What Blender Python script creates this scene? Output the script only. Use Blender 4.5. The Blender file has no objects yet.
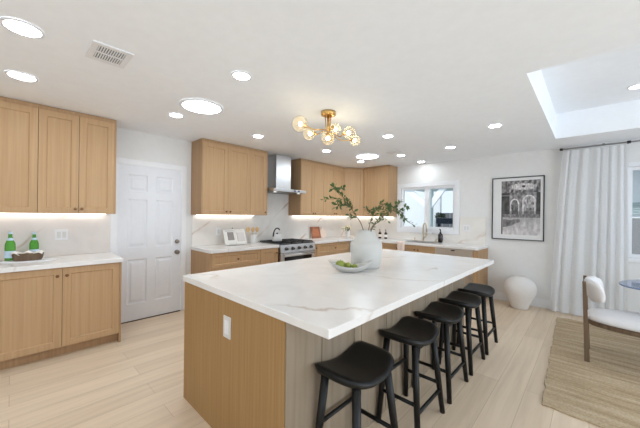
import bpy, bmesh, math, random
from mathutils import Vector, Matrix, noise
random.seed(7)
C = bpy.context.scene.collection
sc = bpy.context.scene
PI = math.pi

# ------------------------------------------------------------------ camera
FPX, YAW, ROLL, EYE = 289.44, math.radians(43.164), math.radians(.696), 1.403
F = Vector((-math.sin(YAW), math.cos(YAW), 0)); R = Vector((math.cos(YAW), math.sin(YAW), 0)); U = Vector((0, 0, 1))
R3 = R*math.cos(ROLL)+U*math.sin(ROLL); U3 = U*math.cos(ROLL)-R*math.sin(ROLL)
cd = bpy.data.cameras.new('camera'); cam = bpy.data.objects.new('camera', cd); C.objects.link(cam)
cd.sensor_width = 36; cd.sensor_fit = 'HORIZONTAL'; cd.lens = FPX/640*36; cd.shift_y = (215.22-214)/640
cd.clip_start = .05; cd.clip_end = 200
M = Matrix((R3, U3, -F)).transposed().to_4x4(); M.translation = Vector((0, 0, EYE)); cam.matrix_world = M
sc.camera = cam

# ------------------------------------------------------------------ world, light, exposure
w = bpy.data.worlds.new('world'); sc.world = w; w.use_nodes = True
bg = w.node_tree.nodes['Background']; bg.inputs[0].default_value = (.80, .90, 1.0, 1); bg.inputs[1].default_value = .7
def area_light(name, loc, rot, sx, sy, power, col):
    l = bpy.data.lights.new(name, 'AREA'); l.shape = 'RECTANGLE'; l.size = sx; l.size_y = sy; l.energy = power; l.color = col
    o = bpy.data.objects.new(name, l); o.location = loc; o.rotation_euler = rot; C.objects.link(o); return o
# added upward fill behind camera to brighten the ceiling; window daylight from the right
area_light('ceiling_fill', (0.6, -2.55, 1.25), (math.radians(130), 0, 0), 6.5, 2.0, 31, (.84, .92, 1))
area_light('window_daylight', (3.7, 2.3, 1.2), (math.radians(98), 0, math.radians(90)), 5.0, 2.0, 72, (.78, .89, 1))
sl = bpy.data.lights.new('sun', 'SUN'); sl.energy = 2.2; sl.angle = .02; sl.color = (1, .97, .93)
so = bpy.data.objects.new('sun', sl); so.rotation_euler = (math.radians(28), math.radians(-8), 0); C.objects.link(so)
sc.view_settings.view_transform = 'Standard'; sc.view_settings.look = 'None'
sc.view_settings.exposure = .70; sc.view_settings.gamma = 1; sc.view_settings.use_curve_mapping = False
sc.cycles.max_bounces = 10; sc.cycles.diffuse_bounces = 6; sc.cycles.sample_clamp_indirect = 6
sc.cycles.caustics_reflective = False; sc.cycles.caustics_refractive = False

# ------------------------------------------------------------------ materials
def srgb(r, g, b):
    f = lambda c: (c/255/12.92) if c/255 <= .04045 else ((c/255+.055)/1.055)**2.4
    return (f(r), f(g), f(b), 1)
def mat(name, col, rough=.5, metal=0, spec=.5, **k):
    m = bpy.data.materials.new(name); m.use_nodes = True; b = m.node_tree.nodes['Principled BSDF']
    b.inputs['Base Color'].default_value = col; b.inputs['Roughness'].default_value = rough; b.inputs['Metallic'].default_value = metal
    b.inputs['Specular IOR Level'].default_value = spec
    for kk, v in k.items(): b.inputs[kk].default_value = v
    # gentle procedural variation
    nt = m.node_tree; n = nt.nodes.new('ShaderNodeTexNoise'); n.inputs['Scale'].default_value = 14; n.inputs['Detail'].default_value = 4
    tc = nt.nodes.new('ShaderNodeTexCoord'); nt.links.new(tc.outputs['Object'], n.inputs['Vector'])
    mx = nt.nodes.new('ShaderNodeMix'); mx.data_type = 'RGBA'; mx.inputs[6].default_value = [c*.96 for c in col[:3]]+[1]; mx.inputs[7].default_value = [min(1, c*1.03) for c in col[:3]]+[1]
    nt.links.new(n.outputs['Fac'], mx.inputs[0]); nt.links.new(mx.outputs[2], b.inputs['Base Color'])
    return m
def ramp(nt, stops):
    r = nt.nodes.new('ShaderNodeValToRGB'); el = r.color_ramp.elements
    while len(el) < len(stops): el.new(.5)
    for e, (p, c) in zip(el, stops): e.position = p; e.color = c
    return r
def wood(name, ca, cb, cc, scale=(60, 60, 1.3), rough=.55, spec=.25):
    m = bpy.data.materials.new(name); m.use_nodes = True; nt = m.node_tree; b = nt.nodes['Principled BSDF']
    tc = nt.nodes.new('ShaderNodeTexCoord'); mp = nt.nodes.new('ShaderNodeMapping'); mp.inputs['Scale'].default_value = scale
    oi = nt.nodes.new('ShaderNodeObjectInfo'); ad = nt.nodes.new('ShaderNodeVectorMath'); ad.operation = 'ADD'
    cm = nt.nodes.new('ShaderNodeCombineXYZ'); ml = nt.nodes.new('ShaderNodeMath'); ml.operation = 'MULTIPLY'; ml.inputs[1].default_value = 37
    nt.links.new(oi.outputs['Random'], ml.inputs[0]); nt.links.new(ml.outputs[0], cm.inputs[0]); nt.links.new(ml.outputs[0], cm.inputs[2])
    nt.links.new(tc.outputs['Object'], ad.inputs[0]); nt.links.new(cm.outputs[0], ad.inputs[1]); nt.links.new(ad.outputs[0], mp.inputs[0])
    n = nt.nodes.new('ShaderNodeTexNoise'); n.inputs['Scale'].default_value = 1; n.inputs['Detail'].default_value = 5; n.inputs['Distortion'].default_value = .4
    nt.links.new(mp.outputs[0], n.inputs['Vector'])
    r = ramp(nt, [(.3, ca), (.5, cb), (.72, cc)]); nt.links.new(n.outputs['Fac'], r.inputs[0])
    nt.links.new(r.outputs[0], b.inputs['Base Color']); b.inputs['Roughness'].default_value = rough; b.inputs['Specular IOR Level'].default_value = spec
    return m
def quartz(name, base, vein, direction, scale, width, strength=.8, rough=.22, wob=.9, off=0):
    m = bpy.data.materials.new(name); m.use_nodes = True; nt = m.node_tree; b = nt.nodes['Principled BSDF']
    L = nt.links.new; N = nt.nodes.new
    tc = N('ShaderNodeTexCoord'); n1 = N('ShaderNodeTexNoise'); n1.inputs['Scale'].default_value = .9; n1.inputs['Detail'].default_value = 6; L(tc.outputs['Object'], n1.inputs['Vector'])
    dt = N('ShaderNodeVectorMath'); dt.operation = 'DOT_PRODUCT'; dt.inputs[1].default_value = direction; L(tc.outputs['Object'], dt.inputs[0])
    a = N('ShaderNodeMath'); a.operation = 'MULTIPLY_ADD'; a.inputs[1].default_value = wob; L(n1.outputs['Fac'], a.inputs[0]); of_ = N('ShaderNodeMath'); of_.inputs[1].default_value = off; L(dt.outputs['Value'], of_.inputs[0]); L(of_.outputs[0], a.inputs[2])
    s = N('ShaderNodeMath'); s.operation = 'MULTIPLY'; s.inputs[1].default_value = scale; L(a.outputs[0], s.inputs[0])
    fr = N('ShaderNodeMath'); fr.operation = 'PINGPONG'; fr.inputs[1].default_value = 1; L(s.outputs[0], fr.inputs[0])
    r = ramp(nt, [(0, (1, 1, 1, 1)), (width*.35, (.55, .55, .55, 1)), (width, (0, 0, 0, 1))]); L(fr.outputs[0], r.inputs[0])
    n2 = N('ShaderNodeTexNoise'); n2.inputs['Scale'].default_value = 2.1; n2.inputs['Detail'].default_value = 3; L(tc.outputs['Object'], n2.inputs['Vector'])
    r2 = ramp(nt, [(.42, (0, 0, 0, 1)), (.62, (1, 1, 1, 1))]); L(n2.outputs['Fac'], r2.inputs[0])
    mu = N('ShaderNodeMath'); mu.operation = 'MULTIPLY'; L(r.outputs[0], mu.inputs[0]); L(r2.outputs[0], mu.inputs[1])
    mu2 = N('ShaderNodeMath'); mu2.operation = 'MULTIPLY'; mu2.inputs[1].default_value = strength; L(mu.outputs[0], mu2.inputs[0])
    # soft clouding
    n3 = N('ShaderNodeTexNoise'); n3.inputs['Scale'].default_value = 3.5; n3.inputs['Detail'].default_value = 6; n3.inputs['Distortion'].default_value = 1.2; L(tc.outputs['Object'], n3.inputs['Vector'])
    rb = ramp(nt, [(.35, [c*.94 for c in base[:3]]+[1]), (.6, base)]); L(n3.outputs['Fac'], rb.inputs[0])
    mx = N('ShaderNodeMix'); mx.data_type = 'RGBA'; L(mu2.outputs[0], mx.inputs[0]); L(rb.outputs[0], mx.inputs[6]); mx.inputs[7].default_value = vein
    L(mx.outputs[2], b.inputs['Base Color']); b.inputs['Roughness'].default_value = rough; b.inputs['Specular IOR Level'].default_value = .4
    return m
def emit(name, col, strength):
    m = bpy.data.materials.new(name); m.use_nodes = True; nt = m.node_tree; nt.nodes.clear()
    e = nt.nodes.new('ShaderNodeEmission'); e.inputs[0].default_value = col; e.inputs[1].default_value = strength
    o = nt.nodes.new('ShaderNodeOutputMaterial'); nt.links.new(e.outputs[0], o.inputs[0]); return m
def thin_glass(name, tint, refl=.5):
    m = bpy.data.materials.new(name); m.use_nodes = True; nt = m.node_tree; nt.nodes.clear(); L = nt.links.new
    t = nt.nodes.new('ShaderNodeBsdfTransparent'); t.inputs[0].default_value = tint
    g = nt.nodes.new('ShaderNodeBsdfGlossy'); g.inputs['Roughness'].default_value = .03
    lw = nt.nodes.new('ShaderNodeLayerWeight'); lw.inputs[0].default_value = refl*.4
    mx = nt.nodes.new('ShaderNodeMixShader'); o = nt.nodes.new('ShaderNodeOutputMaterial')
    L(lw.outputs['Fresnel'], mx.inputs[0]); L(t.outputs[0], mx.inputs[1]); L(g.outputs[0], mx.inputs[2]); L(mx.outputs[0], o.inputs[0]); return m
def cloth(name, col, tr=.4):
    m = bpy.data.materials.new(name); m.use_nodes = True; nt = m.node_tree; nt.nodes.clear(); L = nt.links.new
    n = nt.nodes.new('ShaderNodeTexNoise'); n.inputs['Scale'].default_value = 60
    tc = nt.nodes.new('ShaderNodeTexCoord'); L(tc.outputs['Object'], n.inputs['Vector'])
    r = ramp(nt, [(.3, [c*.95 for c in col[:3]]+[1]), (.7, col)]); L(n.outputs['Fac'], r.inputs[0])
    d = nt.nodes.new('ShaderNodeBsdfDiffuse'); t = nt.nodes.new('ShaderNodeBsdfTranslucent'); L(r.outputs[0], d.inputs[0]); L(r.outputs[0], t.inputs[0])
    mx = nt.nodes.new('ShaderNodeMixShader'); mx.inputs[0].default_value = tr; o = nt.nodes.new('ShaderNodeOutputMaterial')
    L(d.outputs[0], mx.inputs[1]); L(t.outputs[0], mx.inputs[2]); L(mx.outputs[0], o.inputs[0]); return m

m_wall = mat('white_wall_paint', srgb(225, 225, 224), .8, spec=.2)
m_ceil = mat('ceiling_paint', srgb(244, 247, 251), .9, spec=.1)
m_trim = mat('white_gloss_trim', srgb(232, 233, 236), .4)
m_door = mat('white_door_paint', srgb(226, 228, 233), .4)
m_oak = wood('light_oak', srgb(180, 146, 109), srgb(186, 153, 116), srgb(191, 159, 122))
m_oak_shell = wood('oak_carcass', srgb(164, 131, 97), srgb(173, 140, 105), srgb(181, 149, 114))
m_oak_end_shaded = wood('oak_island_end_shaded', srgb(152, 118, 74), srgb(160, 126, 82), srgb(167, 134, 90))  # same oak as the cabinets, darkened for the side turned from the light
m_plank = wood('grey_washed_oak', srgb(136, 121, 102), srgb(148, 133, 114), srgb(158, 144, 126), (16, 16, .9))
m_sill_shade = mat('dark_sill_and_mouth_shade', srgb(70, 60, 50), .9)
m_walnut = wood('walnut', srgb(88, 70, 54), srgb(106, 86, 68), srgb(120, 100, 80), (30, 30, 2))
m_knob = mat('bronze_knob', srgb(120, 84, 56), .35, .8)
m_nickel = mat('satin_nickel', srgb(150, 140, 130), .3, 1)
m_brass = mat('brushed_brass', srgb(214, 176, 112), .25, 1)
m_faucet = mat('champagne_faucet', srgb(205, 190, 160), .3, .9)
m_steel = mat('stainless_steel', srgb(214, 214, 215), .34, 1)
m_steel_d = mat('dark_steel', srgb(120, 118, 115), .3, 1)
m_top = quartz('island_quartz', srgb(232, 230, 228), srgb(172, 150, 132), (.5, -.62, .3), 3.7, .07, .62, .24, 1.2)
m_splash = quartz('splash_quartz', srgb(216, 208, 202), srgb(176, 140, 108), (0, .62, -.78), 2.6, .055, .7, .2, .35, .60)
m_splashr = quartz('range_splash_quartz', srgb(228, 224, 219), srgb(176, 140, 108), (0, .62, -.78), 2.6, .065, .9, .2, .35, .32)
m_splash2 = quartz('far_splash_quartz', srgb(233, 229, 223), srgb(188, 158, 130), (.6, 0, -.75), 1.6, .05, .5, .18)
m_black = mat('black_stained_wood', srgb(10, 10, 10), .42, spec=.35)
m_iron = mat('black_cast_iron', srgb(28, 28, 30), .45)
m_blackgl = mat('black_oven_glass', srgb(18, 16, 16), .08)
m_white = mat('white_ceramic', srgb(214, 213, 210), .6, spec=.3)
m_chalk = mat('chalk_white_plaster', srgb(222, 219, 216), .85, spec=.15)
m_leaf = mat('olive_leaf', srgb(74, 100, 50), .55)
m_leafd = mat('dark_leaf', srgb(42, 66, 38), .5)
m_stem = mat('twig_bark', srgb(104, 84, 58), .8)
m_apple = mat('green_apple_skin', srgb(138, 150, 62), .4)
m_vase = mat('matte_grey_white_ceramic', srgb(202, 201, 197), .7, spec=.25)
m_glassg = thin_glass('green_bottle_glass', (.42, .84, .34, 1), .5)
nt = m_glassg.node_tree; df = nt.nodes.new('ShaderNodeBsdfDiffuse'); df.inputs[0].default_value = srgb(124, 190, 92); mz = nt.nodes.new('ShaderNodeMixShader'); mz.inputs[0].default_value = .35
out_ = [n for n in nt.nodes if n.type == 'OUTPUT_MATERIAL'][0]; prev = out_.inputs[0].links[0].from_socket
nt.links.new(prev, mz.inputs[1]); nt.links.new(df.outputs[0], mz.inputs[2]); nt.links.new(mz.outputs[0], out_.inputs[0])
m_label = mat('pale_blue_label', srgb(196, 218, 236), .6)
m_matb = mat('white_mat_board', srgb(224, 224, 224), .8)
m_linen = mat('white_linen', srgb(238, 235, 230), .9, spec=.1)
m_pink = mat('blush_towel', srgb(232, 214, 204), .95, spec=.1)
m_cut = wood('reddish_board', srgb(140, 92, 68), srgb(162, 108, 82), srgb(176, 124, 96), (30, 30, 4))
m_spoon = wood('pale_spoon_wood', srgb(196, 158, 108), srgb(214, 176, 126), srgb(224, 190, 140), (30, 30, 4))
m_marble = mat('pale_pink_marble', srgb(230, 212, 200), .35)
m_amber = mat('amber_dark_glass', srgb(62, 36, 24), .12)
m_darkb = mat('near_black_glass', srgb(36, 26, 26), .12)
m_curtain = cloth('sheer_white_curtain', srgb(240, 241, 242), .42)
m_boucle = mat('white_boucle', srgb(226, 224, 224), .95, spec=.1)
m_dglass = mat('smoked_glass_painted_reflection', srgb(96, 114, 148), .05, spec=1.0)  # pale blue reflection put into the base colour of the dark glass
m_lamp = emit('lamp_glow', (.88, .95, 1, 1), 37)
m_hlamp = emit('hood_lamp_glow', (1, .97, .92, 1), 1.6)
m_solar = emit('skylight_diffuser', (.82, .92, 1, 1), 17)
m_led = emit('led_strip_glow', (1, .94, .84, 1), 4.4)
m_bulb = emit('bulb_glow', (1, .86, .62, 1), 26)
m_globe = thin_glass('amber_clear_globe', (1, .96, .88, 1), .12)
nt = m_globe.node_tree; df = nt.nodes.new('ShaderNodeBsdfTranslucent'); df.inputs[0].default_value = (1, .92, .76, 1); mz = nt.nodes.new('ShaderNodeMixShader'); mz.inputs[0].default_value = .13
out_ = [n for n in nt.nodes if n.type == 'OUTPUT_MATERIAL'][0]; prev = out_.inputs[0].links[0].from_socket
nt.links.new(prev, mz.inputs[1]); nt.links.new(df.outputs[0], mz.inputs[2]); nt.links.new(mz.outputs[0], out_.inputs[0])
m_pane = thin_glass('window_pane', (.96, .98, .99, 1), .25)
m_clear = thin_glass('clear_acrylic', (.97, .97, .97, 1), .3)
m_grille = mat('vent_shadow_grey', srgb(110, 112, 112), .8)
m_rod = mat('curtain_rod_grey', srgb(150, 150, 152), .4, .4)
m_blk = mat('black_metal', srgb(20, 20, 22), .4)
m_ext_wall = mat('exterior_pale_siding', srgb(222, 226, 228), .9)
m_ext_white = mat('exterior_white_beam', srgb(240, 243, 246), .8)
m_ext_soff = mat('exterior_blue_soffit', srgb(176, 192, 192), .9)
m_ext_fence = mat('exterior_grey_fence', srgb(140, 140, 142), .9)
m_ext_dark = mat('exterior_dark_planter', srgb(40, 48, 60), .9)
m_ground = mat('exterior_concrete', srgb(180, 182, 184), .9)

def floor_mat():
    m = bpy.data.materials.new('pale_oak_planks'); m.use_nodes = True; nt = m.node_tree; b = nt.nodes['Principled BSDF']; L = nt.links.new; N = nt.nodes.new
    tc = N('ShaderNodeTexCoord'); mp = N('ShaderNodeMapping'); mp.inputs['Rotation'].default_value = (0, 0, PI/2); L(tc.outputs['Object'], mp.inputs[0])
    br = N('ShaderNodeTexBrick'); br.inputs['Scale'].default_value = 1; br.inputs['Brick Width'].default_value = 2.1; br.inputs['Row Height'].default_value = .19
    br.inputs['Mortar Size'].default_value = .0016; br.inputs['Mortar Smooth'].default_value = .3; br.offset = .37
    br.inputs['Color1'].default_value = srgb(228, 209, 185); br.inputs['Color2'].default_value = srgb(215, 195, 170); br.inputs['Mortar'].default_value = srgb(184, 162, 138)
    br.inputs['Bias'].default_value = -.1
    L(mp.outputs[0], br.inputs[0])
    m2 = N('ShaderNodeMapping'); m2.inputs['Scale'].default_value = (22, 1.3, 1); L(tc.outputs['Object'], m2.inputs[0])
    n = N('ShaderNodeTexNoise'); n.inputs['Scale'].default_value = 1; n.inputs['Detail'].default_value = 6; n.inputs['Distortion'].default_value = .6; L(m2.outputs[0], n.inputs['Vector'])
    r = ramp(nt, [(.3, (.90, .885, .87, 1)), (.65, (1.03, 1.03, 1.03, 1))]); L(n.outputs['Fac'], r.inputs[0])
    mx = N('ShaderNodeMix'); mx.data_type = 'RGBA'; mx.blend_type = 'MULTIPLY'; mx.inputs[0].default_value = 1; L(br.outputs[0], mx.inputs[6]); L(r.outputs[0], mx.inputs[7])
    L(mx.outputs[2], b.inputs['Base Color']); b.inputs['Roughness'].default_value = .42; b.inputs['Specular IOR Level'].default_value = .35
    return m
m_floor = floor_mat()
def rug_mat():
    m = bpy.data.materials.new('braided_jute'); m.use_nodes = True; nt = m.node_tree; b = nt.nodes['Principled BSDF']; L = nt.links.new; N = nt.nodes.new
    tc = N('ShaderNodeTexCoord'); mp = N('ShaderNodeMapping'); mp.inputs['Scale'].default_value = (1.6, 20, 1); L(tc.outputs['Object'], mp.inputs[0])
    n = N('ShaderNodeTexNoise'); n.inputs['Scale'].default_value = 1; n.inputs['Detail'].default_value = 5; n.inputs['Distortion'].default_value = .5; L(mp.outputs[0], n.inputs['Vector'])
    r = ramp(nt, [(.28, srgb(152, 130, 102)), (.42, srgb(176, 155, 126)), (.56, srgb(188, 168, 139)), (.72, srgb(204, 187, 160))]); L(n.outputs['Fac'], r.inputs[0])
    n2 = N('ShaderNodeTexNoise'); n2.inputs['Scale'].default_value = 70; L(tc.outputs['Object'], n2.inputs['Vector'])
    r2 = ramp(nt, [(.3, (.8, .8, .8, 1)), (.65, (1.05, 1.05, 1.05, 1))]); L(n2.outputs['Fac'], r2.inputs[0])
    mx = N('ShaderNodeMix'); mx.data_type = 'RGBA'; mx.blend_type = 'MULTIPLY'; mx.inputs[0].default_value = 1; L(r.outputs[0], mx.inputs[6]); L(r2.outputs[0], mx.inputs[7])
    L(mx.outputs[2], b.inputs['Base Color']); b.inputs['Roughness'].default_value = .95; b.inputs['Specular IOR Level'].default_value = .1
    bp = N('ShaderNodeBump'); bp.inputs['Strength'].default_value = .5; bp.inputs['Distance'].default_value = .01; L(n.outputs['Fac'], bp.inputs['Height']); L(bp.outputs[0], b.inputs['Normal'])
    return m
m_rug = rug_mat()

# ------------------------------------------------------------------ mesh helpers
def B(): return bmesh.new()
def box(bm, x0, y0, z0, x1, y1, z1):
    vs = [bm.verts.new(p) for p in ((x0,y0,z0),(x1,y0,z0),(x1,y1,z0),(x0,y1,z0),(x0,y0,z1),(x1,y0,z1),(x1,y1,z1),(x0,y1,z1))]
    for f in ((0,3,2,1),(4,5,6,7),(0,1,5,4),(1,2,6,5),(2,3,7,6),(3,0,4,7)): bm.faces.new([vs[i] for i in f])
    return bm
def frame_of(d):
    d = d.normalized(); a = Vector((0,0,1)) if abs(d.z) < .95 else Vector((1,0,0)); u = d.cross(a).normalized(); return u, d.cross(u).normalized()
def tube(bm, pts, rs, seg=12, cap=True, closed=False):
    pts = [Vector(p) for p in pts]; n = len(pts)
    if not hasattr(rs, '__len__'): rs = [rs]*n
    rings = []; u = None
    for i, p in enumerate(pts):
        if closed: d = pts[(i+1) % n]-pts[i-1]
        else: d = pts[min(i+1, n-1)]-pts[max(i-1, 0)]
        d.normalize()
        if u is None: u, v = frame_of(d)
        else: u = (u-d*u.dot(d)).normalized(); v = d.cross(u)
        rings.append([bm.verts.new(p+(u*math.cos(2*PI*k/seg)+v*math.sin(2*PI*k/seg))*rs[i]) for k in range(seg)])
    m = n if closed else n-1
    for i in range(m):
        a, b = rings[i], rings[(i+1) % n]
        for k in range(seg): bm.faces.new((a[k], a[(k+1) % seg], b[(k+1) % seg], b[k])).smooth = True
    if cap and not closed: bm.faces.new(rings[0][::-1]); bm.faces.new(rings[-1])
    return bm
def lathe(bm, prof, c=(0,0,0), seg=32, sx=1, sy=1, cap0=True, cap1=True):
    rings = [[bm.verts.new((c[0]+r*sx*math.cos(2*PI*k/seg), c[1]+r*sy*math.sin(2*PI*k/seg), c[2]+z)) for k in range(seg)] for r, z in prof]
    for a, b in zip(rings, rings[1:]):
        for k in range(seg): bm.faces.new((a[k], a[(k+1) % seg], b[(k+1) % seg], b[k])).smooth = True
    if cap0: bm.faces.new(rings[0][::-1])
    if cap1: bm.faces.new(rings[-1])
    return bm
def ball(bm, c, r, seg=20, rings=12, sx=1, sy=1, sz=1):
    m = bmesh.ops.create_uvsphere(bm, u_segments=seg, v_segments=rings, radius=r)
    for v in m['verts']: v.co = Vector((v.co.x*sx, v.co.y*sy, v.co.z*sz))+Vector(c)
    for v in m['verts']:
        for f in v.link_faces: f.smooth = True
    return bm
def prism(bm, poly, z0, z1):
    a = [bm.verts.new((x, y, z0)) for x, y in poly]; b = [bm.verts.new((x, y, z1)) for x, y in poly]; n = len(poly)
    bm.faces.new(a[::-1]); bm.faces.new(b)
    for i in range(n): bm.faces.new((a[i], a[(i+1) % n], b[(i+1) % n], b[i]))
    return bm
def part(name, bm, m, parent=None, bevel=0, label=None, smooth=False, recalc=True):
    if recalc: bmesh.ops.recalc_face_normals(bm, faces=bm.faces)
    me = bpy.data.meshes.new(name); bm.to_mesh(me); bm.free()
    if smooth:
        for p in me.polygons: p.use_smooth = True
    o = bpy.data.objects.new(name, me); C.objects.link(o)
    for mm in (m if isinstance(m, (list, tuple)) else [m]): me.materials.append(mm)
    if parent: o.parent = parent
    if bevel:
        b = o.modifiers.new('bevel', 'BEVEL'); b.width = bevel; b.segments = 2; b.limit_method = 'ANGLE'; b.angle_limit = math.radians(40)
    if label: o['label'] = label
    return o
def thing(name, label, cat, loc=(0,0,0), rot=0, group=None):
    o = bpy.data.objects.new(name, None); o.empty_display_size = .1; C.objects.link(o); o.location = loc; o.rotation_euler = (0,0,rot)
    o['label'] = label; o['category'] = cat
    if group: o['group'] = group
    return o
def tag(o, label, cat, group=None):
    o['label'] = label; o['category'] = cat
    if group: o['group'] = group
    return o
def struct(name, bm, m, parent=None, bevel=0):
    o = part(name, bm, m, parent, bevel)
    if not parent: o['kind'] = 'structure'
    return o
def dup(root, loc=None, rot=None, label=None, group=None):
    r = root.copy(); C.objects.link(r)
    if loc is not None: r.location = loc
    if rot is not None: r.rotation_euler = (0,0,rot)
    if label: r['label'] = label
    if group: r['group'] = group
    for ch in list(root.children):
        c = ch.copy(); C.objects.link(c); c.parent = r
        for g in ch.children:
            d = g.copy(); C.objects.link(d); d.parent = c
    return r

XW, YW, CZ = -4.33, 5.697, 2.47
ZTOP = .915
# ------------------------------------------------------------------ room shell
struct('floor', box(B(), XW-.12, -2.72, -.08, 3.87, YW+.12, 0), m_floor)
# left wall
struct('wall_left', box(B(), XW-.12, -2.6, 0, XW, YW+.12, CZ+.1), m_wall)
# far wall with two window openings
W1 = (-2.97, -1.87, 1.155, 2.0)          # window 1 opening
W2 = (.355, 1.90, .885, 2.105)
bm = B(); xs = [XW, W1[0], W1[1], W2[0], W2[1], 3.75]
box(bm, xs[0], YW, 0, xs[1], YW+.12, CZ+.45); box(bm, xs[2], YW, 0, xs[3], YW+.12, CZ+.45); box(bm, xs[4], YW, 0, xs[5], YW+.12, CZ+.45)
for W in (W1, W2): box(bm, W[0], YW, 0, W[1], YW+.12, W[2]); box(bm, W[0], YW, W[3], W[1], YW+.12, CZ+.45)
struct('wall_far', bm, m_wall)
bm = B(); box(bm, 3.75, -2.72, 0, 3.87, -.3, CZ); box(bm, 3.75, 4.9, 0, 3.87, YW+.12, CZ); box(bm, 3.75, -.3, 2.25, 3.87, 4.9, CZ); box(bm, 3.75, -.3, 0, 3.87, 4.9, .1)
struct('wall_right', bm, m_wall)
bm = B(); box(bm, XW-.12, -2.72, 0, -1.6, -2.6, CZ); box(bm, 2.6, -2.72, 0, 3.75, -2.6, CZ); box(bm, -1.6, -2.72, 2.1, 2.6, -2.6, CZ); box(bm, -1.6, -2.72, 0, 2.6, -2.6, .45)
struct('wall_near', bm, m_wall)
# ceiling with a raised tray
TX0, TX1, TY0, TY1, TZ = -.36, 2.4, 2.6, 5.0, 2.80
bm = B(); box(bm, XW-.12, -2.6, CZ, 3.75, TY0, CZ+.1); box(bm, XW-.12, TY1, CZ, 3.75, YW, CZ+.1)
box(bm, XW-.12, TY0, CZ, TX0, TY1, CZ+.1); box(bm, TX1, TY0, CZ, 3.75, TY1, CZ+.1)
box(bm, TX0-.05, TY0-.05, TZ, TX1+.05, TY1+.05, TZ+.1)
for b_ in ((TX0-.05, TY0-.05, TX0, TY1+.05), (TX1, TY0-.05, TX1+.05, TY1+.05), (TX0, TY0-.05, TX1, TY0), (TX0, TY1, TX1, TY1+.05)):
    box(bm, b_[0], b_[1], CZ+.1, b_[2], b_[3], TZ)
struct('ceiling', bm, m_ceil)
# baseboards
struct('baseboard_far', box(B(), -1.30, YW-.016, 0, 3.75, YW, .13), m_trim, bevel=.004)
struct('baseboard_left', box(B(), XW, 1.765, 0, XW+.014, 1.825, .13), m_trim, bevel=.003)

# ---- interior door in the left wall
d = bpy.data.objects.new('door_1', None); C.objects.link(d); d.location = (XW, .905, 0); d.rotation_euler = (0,0,PI/2); d['kind'] = 'structure'
DW, DH = .77, 2.02
def panel_door():
    bm = B(); t = .012; y1 = -.012
    xs = [0, .11, .335, .435, .66, DW]; zs = [.012, .225, .80, .95, 1.58, 1.68, 1.90, DH]
    for i in range(5):
        for j in range(7):
            if i in (1, 3) and j in (1, 3, 5):
                x0, x1, z0, z1 = xs[i], xs[i+1], zs[j], zs[j+1]
                def ring(a, y): return [(x0+a, y, z0+a), (x1-a, y, z0+a), (x1-a, y, z1-a), (x0+a, y, z1-a)]
                rs = [[bm.verts.new(p) for p in ring(a, y)] for a, y in ((0, y1), (.012, y1+.010), (.03, y1+.010), (.05, y1+.003))]
                for a, b in zip(rs, rs[1:]):
                    for k in range(4): bm.faces.new((a[k], a[(k+1) % 4], b[(k+1) % 4], b[k]))
                bm.faces.new(rs[-1])
            else:
                bm.faces.new([bm.verts.new(p) for p in ((xs[i], y1, zs[j]), (xs[i+1], y1, zs[j]), (xs[i+1], y1, zs[j+1]), (xs[i], y1, zs[j+1]))])
    bmesh.ops.remove_doubles(bm, verts=bm.verts, dist=.0005)
    return bm
part('door_leaf', panel_door(), m_door, d)
def knob_bm(z, r, x=.715, stick=.05):
    bm = B(); tube(bm, [(x, -.012, z), (x, -.02, z)], r*1.05, 20); tube(bm, [(x, -.02, z), (x, -.012-stick*.6, z)], r*.4, 12)
    tube(bm, [(x, -.012-stick*.5, z), (x, -.012-stick*.7, z), (x, -.012-stick*.9, z), (x, -.012-stick, z)], [r*.6, r*.9, r*.9, r*.5], 20); return bm
part('door_knob', knob_bm(.855, .030), m_nickel, d); part('deadbolt', knob_bm(1.005, .028, stick=.03), m_nickel, d)
bm = B(); cw = .07
box(bm, -cw, -.022, 0, 0, 0, DH+cw); box(bm, DW, -.022, 0, DW+cw, 0, DH+cw); box(bm, 0, -.022, DH, DW, 0, DH+cw)
part('door_casing', bm, m_trim, d, .004)
part('threshold', box(B(), 0, -.02, 0, DW, 0, .011), m_sill_shade, d)

# ---- windows
def window(name, W, mull):
    d = bpy.data.objects.new(name, None); C.objects.link(d); d.location = (W[0], YW, W[2]); d['kind'] = 'structure'
    w, h = W[1]-W[0], W[3]-W[2]; c = .085 if name == 'window_1' else .06
    bm = B(); box(bm, -c, -.02, -c, 0, 0, h+c); box(bm, w, -.02, -c, w+c, 0, h+c); box(bm, 0, -.02, h, w, 0, h+c); box(bm, 0, -.02, -c, w, 0, 0)
    part('window_casing', bm, m_trim, d, .004)
    bm = B(); s = .045; y0, y1 = .02, .07
    box(bm, 0, y0, 0, s, y1, h); box(bm, w-s, y0, 0, w, y1, h); box(bm, s, y0, 0, w-s, y1, s); box(bm, s, y0, h-s, w-s, y1, h)
    for a, b_ in mull: box(bm, a, y0, s, b_, y1, h-s)
    part('window_frame', bm, m_trim, d, .003)
    part('window_pane', box(B(), s, .045, s, w-s, .049, h-s), m_pane, d)
window('window_1', W1, [(.50, .605)]); window('window_2', W2, [(.71, .79)])

# ------------------------------------------------------------------ outside, seen through the panes
struct('ground_outside', box(B(), -16, YW+.13, -.2, 12, 30, -.02), m_ground)
# neighbouring house wall, siding boards
bm = B()
for k in range(22): z = k*.16; box(bm, -11, 9.6, z-.1, -3.62, 9.63+.012*(k % 2), z+.062)
box(bm, -11, 9.63, -.1, -3.62, 9.75, 3.6)
tag(part('neighbour_house', bm, m_ext_wall), 'pale blue sided house wall seen through the left pane', 'building')
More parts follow.
